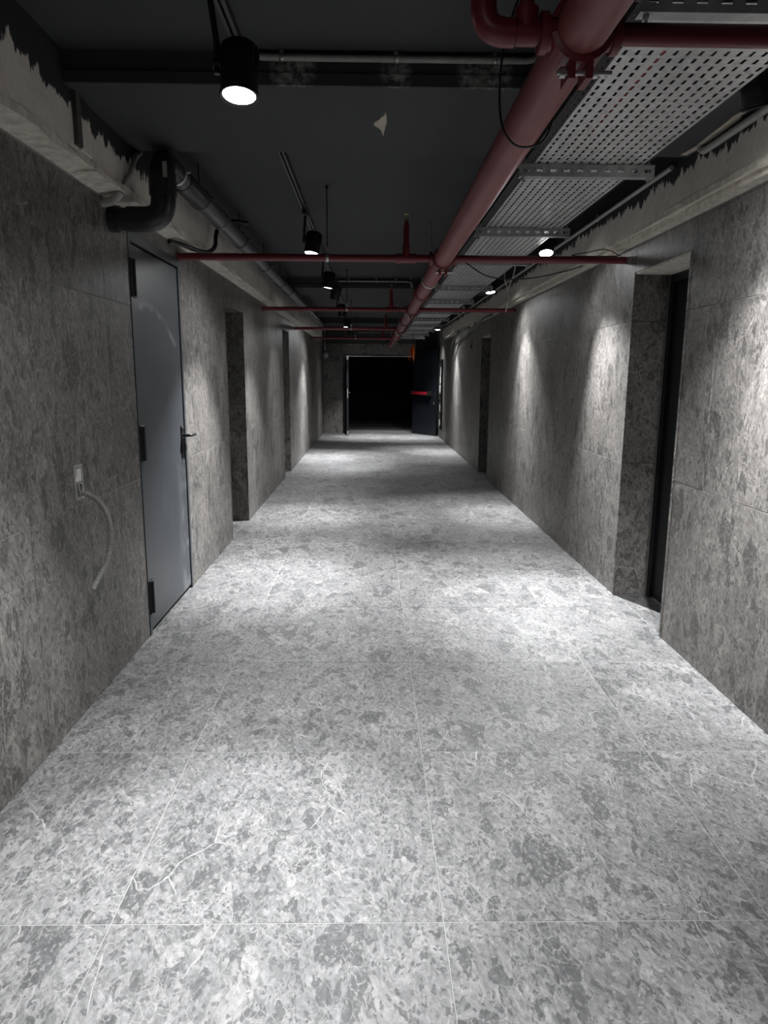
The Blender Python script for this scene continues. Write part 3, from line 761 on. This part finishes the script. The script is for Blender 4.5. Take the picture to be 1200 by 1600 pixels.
# ------------------------------------------------------------------ spotlights and tracks
LR, LL = .0575, .155                              # radius and length of a spotlight body
def spot(i, L):
    lens = Vector(L['p']); aim = Vector((*L['aim'], 0)); d = (aim - lens).normalized()
    up_ = -d; top = lens + up_ * LL
    xt = L['track']; zt = ZC - .030
    pv = lens + up_ * (LL * .62)                 # pivot on the body
    mount = Vector((xt, pv.y, zt))
    T = thing('track_light', L['label'], 'spotlight', mount, 'black track spotlights')
    b = MB(); b.rbox(xt - .018, xt + .018, pv.y - .07, pv.y + .07, zt - .026, zt, .003); b.build('track_adapter', BLACK, T)
    side = up_.cross(Vector((0, 1, 0))); side = -side.normalized() if side.x > 0 else side.normalized()
    if (side.x > 0) != (xt > 0): side = -side
    arm = pv + side * (LR + .012)
    b = MB(); b.tube([mount + Vector((0, 0, -.02)), mount + Vector((0, 0, -.045)), Vector((arm.x, arm.y, max(top.z, pv.z) + .01)), arm + Vector((0, 0, .02)), arm - up_ * .03], .010, 8)
    br = b.build('bracket', BLACK, T)
    b = MB(); b.cyl(pv + side * (LR - .004), arm + side * .012, .014, 12); b.build('pivot_knob', BLACK, br)
    q = Vector((0, 0, 1)).rotation_difference(up_).to_matrix()
    def turned(mb):
        mb.v = [tuple(lens + q @ Vector(v)) for v in mb.v]; return mb
    b = MB(); b.lathe([(0, LL), (LR * .86, LL), (LR, LL - .008), (LR, .012), (LR, .0), (LR - .005, -.001), (LR - .006, .010), (0, .012)], 28)
    for k in range(18):                          # cooling fins round the back
        an = 2 * math.pi * k / 18; c_, s_ = math.cos(an), math.sin(an)
        vs = [(c_ * r - s_ * t, s_ * r + c_ * t, z) for r in (LR - .004, LR + .003) for t in (-.0018, .0018) for z in (LL * .55, LL - .012)]
        b.add(vs, [(0, 1, 3, 2), (4, 6, 7, 5), (0, 4, 5, 1), (2, 3, 7, 6), (0, 2, 6, 4), (1, 5, 7, 3)])
    body = turned(b).build('body', BLACK, T)
    b = MB(); b.lathe([(LR - .007, .003), (LR * .55, .0), (LR * .30, -.002), (0, -.003)], 28)
    ln = turned(b).build('lens', LENS, body)
    b = MB(); b.lathe([(LR + .001, .006), (LR + .004, .004), (LR + .004, -.003), (LR + .0005, -.004), (LR - .004, -.002)], 28)
    turned(b).build('trim_ring', BLACK, body)
    for nm, pw, cone, blend, rad in CONES:
        ld = bpy.data.lights.new(nm, 'SPOT'); ld.energy = pw * L['k'] * (L.get('wide', 1.0) if nm == 'spill' else 1.0); ld.spot_size = math.radians(cone); ld.spot_blend = blend; ld.shadow_soft_size = rad; ld.color = WARM
        lo = bpy.data.objects.new(nm, ld); C.objects.link(lo); lo.parent = T
        lo.matrix_local = Matrix.Translation(lens + d * .045 - mount) @ (-d).to_track_quat('Z', 'Y').to_matrix().to_4x4()
for i, L in enumerate(LAMPS): spot(i, L)
for nm_i, (x, y0, y1, lab) in enumerate(((-.50, -1.2, 2.985, 'black lighting track before the first ceiling beam, with one lit spotlight in view'), (-.50, 3.95, 9.38, 'long black lighting track between the first two ceiling beams'), (-.50, 10.2, 15.55, 'black lighting track behind the second ceiling beam'), (-.50, 16.35, 18.6, 'short last lighting track by the double door'),
                                         (1.40, 1.2, 2.985, 'black lighting track beside the cable tray, before the first ceiling beam'), (1.40, 3.95, 9.38, 'black lighting track beside the cable tray, between the first two ceiling beams'), (1.40, 10.2, 15.55, 'black lighting track beside the cable tray, behind the second ceiling beam'), (1.40, 16.35, 18.6, 'black lighting track beside the cable tray, by the double door'))):
    T = thing('lighting_track', lab, 'track', (x, y0, ZC), 'lighting tracks')
    b = MB(); z = ZC - .001
    b.box(x - .018, x + .018, y0, y1, z - .006, z); b.box(x - .018, x - .012, y0, y1, z - .028, z - .006); b.box(x + .012, x + .018, y0, y1, z - .028, z - .006); b.box(x - .012, x - .005, y0, y1, z - .028, z - .024); b.box(x + .005, x + .012, y0, y1, z - .028, z - .024)
    b.build('rail', BLACKPL, T)
    for e0 in (y0 - .014, y1):
        b = MB(); b.rbox(x - .020, x + .020, e0, e0 + .014, z - .030, z, .002); b.build('end_cap', BLACKPL, T)

# ------------------------------------------------------------------ conduits on beams and in the corner
def conduit(nm, pts, r, clips, label, cl_axis, mat=CONDUIT):
    T = thing(nm, label, 'conduit', pts[0]); b = MB(); b.tube(pts, r, 12); b.build('tube', mat, T)
    for c in clips:
        b = MB(); x, y, z = c
        if cl_axis == 'x':
            b.lathe([(r + .0003, -.008), (r + .003, -.008), (r + .003, .008), (r + .0003, .008)], 14); b.v = [(x + vz, y + vx, z + vy) for vx, vy, vz in b.v]
            b.box(x - .008, x + .008, y - .003, y + .004, z + r, z + r + .022)
        else:
            b.lathe([(r + .0003, -.008), (r + .003, -.008), (r + .003, .008), (r + .0003, .008)], 14); b.v = [(x + vx, y + vz, z + vy) for vx, vy, vz in b.v]
            b.box(x - .004, x + .004, y - .008, y + .008, z + r, z + r + .02)
        b.build('clip', ZINC, T)
yb = 3.0 - .016; zc = 2.694
conduit('conduit', spline([(-.545, yb - .05, zc + .012), (-.50, yb - .02, zc + .014), (-.45, yb, zc + .004), (-.38, yb, zc)], 5) + [(x, yb, zc) for x in (-.2, 0, .2, .45)] + spline([(.53, yb, zc), (.60, yb, zc + .002), (.645, yb, zc + .018), (.66, yb, ZC - .002)], 5), .0125,
        [(-.349, yb, zc), (.089, yb, zc), (.468, yb, zc)], 'pale grey conduit clipped along the face of the nearest ceiling beam', 'x')
yb = 9.4 - .016
conduit('conduit', [(-.43, yb, 2.685), (0, yb, 2.685), (.36, yb, 2.685)] + spline([(.40, yb, 2.685), (.46, yb, 2.68), (.50, yb, 2.66), (.515, yb, 2.61)], 4), .0115, [(-.3, yb, 2.685), (.05, yb, 2.685), (.3, yb, 2.685)], 'thin pale conduit across the face of the second ceiling beam', 'x')
conduit('conduit', [(-.36, YE - .016, 2.62), (.3, YE - .016, 2.62), (1.0, YE - .016, 2.62)], .0125, [(0, YE - .016, 2.62), (.6, YE - .016, 2.62)], 'thin pale conduit high on the end wall above the double door', 'x')
cx_, cz_ = 1.570, 2.583
conduit('conduit', [(cx_, y, cz_) for y in (3.95, 6, 8, 10, 12, 14, 15.5)], .013, [(cx_, y, cz_) for y in (5.2, 6.6, 8.6, 10.5, 12.4)], 'long pale conduit in the ceiling corner over the wall with the framed panels', 'y')
conduit('conduit', [(1.580, y, 2.562) for y in (-1.0, 1, 2.5, 3.2)] + spline([(1.580, 3.45, 2.562), (1.580, 3.54, 2.563), (1.582, 3.61, 2.568), (1.584, 3.65, 2.588)], 4), .0165, [(1.58, 2.6, 2.562)], 'short thick pale conduit ending by the bare ceiling strip', 'y')

# ------------------------------------------------------------------ drain pipe
T = thing('drain_pipe', 'black and grey plastic drain pipe turning out of the wall above the steel door', 'pipe', (XL, 3.7, 2.25))
px_, pz_ = -1.025, 2.525; yd = 3.70; zl = 2.25
b = MB(); b.tube([(XL + .001, yd, zl), (-1.155, yd, zl)], .054, 24); b.cyl((XL + .0, yd, zl), (XL + .05, yd, zl), .062, 24); b.build('wall_spigot', BLACKPL, T)
b = MB(); b.tube(bend((-1.20, yd, zl), (px_, yd, zl), (px_, yd, 2.40), .095, 10), .060, 24); b.build('lower_elbow', BLACKPL, T)
b = MB(); b.tube([(px_, yd, 2.36), (px_, yd, 2.46)], .066, 24); b.build('socket', BLACKPL, T)
b = MB(); b.tube(bend((px_, yd, 2.42), (px_, yd, pz_), (px_, yd + .19, pz_), .085, 10), .060, 24); b.build('upper_elbow', BLACKPL, T)
b = MB(); b.box(px_ + .020, px_ + .040, yd - .064, yd - .058, 2.43, 2.50); b.build('printed_mark', FLEX, T)
b = MB(); b.tube([(px_, yd + .15, pz_), (px_, 9.35, pz_ - .004), (px_, 15.6, pz_ - .02)], .053, 24); b.build('pipe', GREYPL, T)
for y0, y1, m in ((4.06, 4.46, BLACKPL), (5.02, 5.12, GREYPL), (7.55, 7.68, GREYPL), (10.4, 10.52, GREYPL), (13.1, 13.22, GREYPL)):
    b = MB(); b.tube([(px_, y0, pz_), (px_, y0 + .02, pz_), (px_, y1 - .02, pz_), (px_, y1, pz_)], .06, 24, True, [.056, .061, .061, .056]); b.build('sleeve', GREYPL if m is GREYPL else m, T)
for y in (3.93, 4.47, 5.75, 7.0, 8.2, 9.0, 11.0, 12.2, 13.6, 14.8):
    b = MB(); b.lathe([(.0605, -.010), (.064, -.010), (.064, .010), (.0605, .010)], 24); b.v = [(px_ + vx, y + vz, pz_ + vy) for vx, vy, vz in b.v]
    b.cyl((px_ + .066, y, pz_ + .005), (px_ + .084, y, pz_ + .005), .008, 8); b.cyl((px_, y, pz_ + .064), (px_, y, (ZB if 9.4 <= y <= 10.15 else ZC) - .001), .004, 6)
    b.build('pipe_clamp', ZINC if y < 4.2 else BLACK, T)

# corrugated conduits by the drain
def flex(pts, r, label, parent_loc, mat=FLEX, pitch=.009):
    P = spline(pts, 10); L = [0]
    for a_, b_ in zip(P[:-1], P[1:]): L.append(L[-1] + (b_ - a_).length)
    n = int(L[-1] / (pitch / 2)); Q, R = [], []; j = 0
    for i in range(n + 1):
        s = L[-1] * i / n
        while j < len(L) - 2 and L[j + 1] < s: j += 1
        t = (s - L[j]) / max(1e-9, L[j + 1] - L[j]); Q.append(P[j].lerp(P[j + 1], min(1, t))); R.append(r if i % 2 else r * .80)
    b = MB(); b.tube(Q, r, 10, True, R, smooth=False)
    return b
o = flex([(-1.205 + .03, 3.86, 2.60), (-1.172, 3.76, 2.545), (-1.168, 3.67, 2.46), (-1.18, 3.62, 2.40), (-1.186, 3.60, 2.372)], .013, '', None).build('flexible_conduit', FLEX)
tag(o, 'short grey corrugated conduit hanging on the concrete above the black elbow', 'conduit')
b = MB(); b.tube(spline([(XL + .003, 3.595, 2.300), (XL + .035, 3.59, 2.304), (XL + .075, 3.58, 2.318), (XL + .104, 3.57, 2.345)], 6), .019, 12)
tag(b.build('conduit_stub', CONDUIT), 'smooth pale conduit stub leaving the wall over the black elbow', 'conduit')

# black hose looping under the drain pipe
b = MB(); b.tube(spline([(-1.278, 4.70, 2.325), (-1.215, 4.80, 2.318), (-1.165, 5.02, 2.318), (-1.14, 5.2, 2.345), (-1.13, 5.35, 2.41), (-1.142, 5.45, 2.50), (-1.13, 5.56, 2.60), (-1.06, 5.66, 2.64), (-.96, 5.75, 2.645)], 8), .0155, 10)
tag(b.build('black_hose', BLACKPL), 'black hose looping from the mortar edge up behind the drain pipe', 'hose')

# ------------------------------------------------------------------ wall box with a corrugated conduit
T = thing('wall_box', 'open electrical box in the tiled wall before the steel door, grey corrugated conduit hanging out', 'electrical box', (XL, 3.09, 1.04))
b = MB(); y0, y1, z0, z1 = 3.045, 3.135, .955, 1.11
b.rbox(XL, XL + .004, y0, y1, z1 - .012, z1, .001); b.rbox(XL, XL + .004, y0, y1, z0, z0 + .012, .001); b.rbox(XL, XL + .004, y0, y0 + .012, z0 + .012, z1 - .012, .001); b.rbox(XL, XL + .004, y1 - .012, y1, z0 + .012, z1 - .012, .001)
b.build('box_rim', CONDUIT, T)
b = MB(); b.box(XL - .0005, XL + .0012, y0 + .012, y1 - .012, z0 + .012, z1 - .012); b.build('box_back', FLEX, T)
b = MB(); b.rbox(XL + .001, XL + .003, y0 + .018, y1 - .016, 1.035, z1 - .018, .0008); b.build('white_insert', WHITEPL, T)
b = MB(); b.lathe([(.018, 0), (.024, .001), (.024, .006), (.017, .006)], 12); b.v = [(XL + .002 + vz, 3.09 + vx, 1.01 + vy) for vx, vy, vz in b.v]; b.build('knockout_ring', FLEX, T)
for q in ((3.06, 3.075, 1.06, 1.09), (3.10, 3.118, .97, .985)):
    b = MB(); b.rbox(XL + .001, XL + .006, *q, .001); b.build('mortar_crumb', MORTAR, T)
flex([(XL + .002, 3.085, .985), (XL + .035, 3.09, .978), (XL + .085, 3.09, .945), (XL + .125, 3.08, .87), (XL + .135, 3.06, .78), (XL + .122, 3.03, .69), (XL + .10, 2.99, .63), (XL + .085, 2.95, .585)], .0125, '', None, pitch=.011).build('corrugated_conduit', FLEX, T)

# ------------------------------------------------------------------ framed panels at the far end, globe lamp, orange bundle
for nm_i, (z0, z1, lab, seed) in enumerate(((1.03, 1.90, 'upper of the two tall black-framed panels on the far wall by the open leaf', 1), (.23, .98, 'lower of the two tall black-framed panels on the far wall by the open leaf', 2))):
    y0, y1 = 17.15, 17.85
    T = thing('framed_panel', lab, 'panel', (XR, (y0 + y1) / 2, z0), 'framed panels on the far wall'); f = .045
    b = MB(); x0, x1 = XR - .05, XR - .002
    for q in ((y0, y1, z0, z0 + f), (y0, y1, z1 - f, z1), (y0, y0 + f, z0 + f, z1 - f), (y1 - f, y1, z0 + f, z1 - f)): b.rbox(x0, x1, *q, .004)
    b.build('frame', BLACK, T)
    b = MB(); b.box(XR - .014, XR - .006, y0 + f, y1 - f, z0 + f, z1 - f); b.build('backboard', GREYPL, T)
    rr = random.Random(seed); hgt = z1 - z0
    for k, (ya, yb_, fa, fb) in enumerate(((.12, .42, .50, .80), (.30, .55, .34, .56), (.35, .62, .08, .30)) if seed == 1 else ((.18, .50, .55, .88), (.05, .30, .40, .55), (.30, .55, .10, .28))):
        b = MB(); b.rbox(XR - .022, XR - .012, y0 + ya, y0 + yb_, z0 + hgt * fa, z0 + hgt * fb, .003); b.build('white_plate', WHITEPL, T)
    b = MB(); b.rbox(XR - .030, XR - .012, y0 + .07, y0 + .16, z0 + hgt * .12, z0 + hgt * .25, .003); b.build('dark_block', BLACK, T)

T = thing('globe_lamp', 'small unlit grey globe lamp hanging on a thin rod in the far corner', 'lamp', (-1.15, 17.6, 2.7))
b = MB(); b.cyl((-1.15, 17.6, 2.08), (-1.15, 17.6, ZC - .001), .007, 8); b.build('rod', CONDUIT, T)
b = MB(); b.lathe([(0, .10), (.03, .10), (.045, .075), (.045, .055)], 16, -1.15, 17.6, 1.99); b.build('cap', BLACK, T)
b = MB(); b.lathe([(.045, .055), (.072, .03), (.082, 0), (.075, -.035), (.05, -.065), (0, -.078)], 20, -1.15, 17.6, 1.99); b.build('globe', GLASS, T)

T = thing('orange_bundle', 'bundle of orange plastic strips hanging below the far end of the cable tray', 'bundle', (.86, 15.3, 2.40))
b = MB(); rr = random.Random(4)
b.cyl((.865, 15.3, 2.06), (.865, 15.3, TZ), .005, 6)
b.build('string', BLACKPL, T)
for k in range(10):
    an = k * 2.4; sp_ = rr.uniform(.03, .085); ox, oy = sp_ * math.cos(an), sp_ * math.sin(an); ln = rr.uniform(.17, .40); z = 2.17 - rr.uniform(0, .03); wd = rr.uniform(.012, .022)
    b = MB(); P = [Vector((.865 + ox * (t ** .7) * (1.25 - .5 * t * (k % 3)), 15.3 + oy * t, z - ln * t)) for t in [i / 5 for i in range(6)]]
    tx, ty = math.cos(an + 1.2), math.sin(an + 1.2); vs = []
    for i, p in enumerate(P):
        q = wd * (.5, 1, 1.05, .9, .8, .5)[i]; e = .003
        vs += [(p.x - tx * q, p.y - ty * q, p.z), (p.x + ty * e, p.y - tx * e, p.z), (p.x + tx * q, p.y + ty * q, p.z), (p.x - ty * e, p.y + tx * e, p.z)]
    fs = [(0, 1, 2, 3), (23, 22, 21, 20)] + [(4 * i + j, 4 * i + 4 + j, 4 * i + 4 + (j + 1) % 4, 4 * i + (j + 1) % 4) for i in range(5) for j in range(4)]
    b.add(vs, fs); b.build('strip', (ORANGE, DORANGE, ORANGE)[k % 3], T)

# ------------------------------------------------------------------ loose wires
def wire(pts, r, mat, label, nm='wire'):
    b = MB(); b.tube(spline(pts, 8), r, 8); return tag(b.build(nm, mat), label, 'wire')
wire([(1.53, 8.50, ZC - .003), (1.535, 8.50, 2.60), (1.575, 8.52, 2.50), (1.592, 8.53, 2.40), (1.578, 8.55, 2.31), (1.572, 8.57, 2.25)], .007, WHITEPL, 'white wire hanging down past the end of the second full-width red cross pipe')
wire([(1.35, 7.0, ZC - .003), (1.36, 7.0, 2.56), (1.345, 7.02, 2.44), (1.315, 7.03, 2.36), (1.30, 7.03, 2.28)], .006, WHITEPL, 'short white wire dangling between the cable tray and the concrete beam')
wire([(.62, 4.99, 2.262), (.80, 5.02, 2.17), (1.05, 5.03, 2.16), (1.30, 5.0, 2.205), (1.42, 4.97, 2.24)], .004, DARK, 'thin dark wire sagging under the first full-width red cross pipe')
wire([(1.64, 4.94, 2.298), (1.35, 4.97, 2.303), (1.45, 4.96, 2.325), (1.56, 4.94, 2.34), (1.66, 4.93, 2.299)], .003, DARK, 'thin dark wire looped on the end of the first full-width red cross pipe')
wire([(XR - .098, 9.75, 2.31), (XR - .11, 10.6, 2.30), (XR - .10, 11.2, 2.22), (XR - .085, 11.8, 2.05), (XR - .07, 11.9, 1.96)], .013, BLACKPL, 'black cable drooping off the mortar ledge by the far recess', 'cable')
wire([(XR - .135, 11.0, 2.29), (XR - .14, 11.6, 2.22), (XR - .125, 12.0, 2.10)], .012, BLACKPL, 'short black cable drooping beside the longer one near the far recess', 'cable')
wire([(XR - .098, 12.0, 2.30), (XR - .12, 13.2, 2.29), (XR - .11, 14.3, 2.17), (XR - .09, 14.8, 1.94)], .015, BLACKPL, 'long black cable drooping off the mortar ledge near the framed panels', 'cable')
wire([(XR - .155, 13.0, 2.30), (XR - .19, 14.6, 2.26), (XR - .19, 15.3, 2.14)], .014, BLACKPL, 'short black cable nearest to the framed panels', 'cable')
wire([(XM + .005, 2.34, ZC - .004), (XM - .07, 2.36, 2.50), (XM - .078, 2.36, 2.30), (XM - .04, 2.35, 2.212), (XM + .02, 2.34, 2.198), (XM + .066, 2.33, 2.232), (XM + .085, 2.32, 2.35), (XM + .05, 2.31, 2.50)], .0035, BLACKPL, 'thin black wire looped under the thick red fire pipe')
for k, (x, y, yb_) in enumerate(((.80, 3.40, 3.432), (.90, 3.40, 3.434), (1.02, 3.38, 3.436))):
    wire([(x + .05, y - .45, TZ - .002), (x + .03, y - .28, TZ - .035), (x + .01, y - .10, TZ - .03), (x, yb_, SZ0 + .035)], .0012, ZINC, ('thin pale tie wire nearest the fire pipe', 'middle thin pale tie wire', 'thin pale tie wire farthest from the fire pipe')[k] + ', between the tray and its second strut')
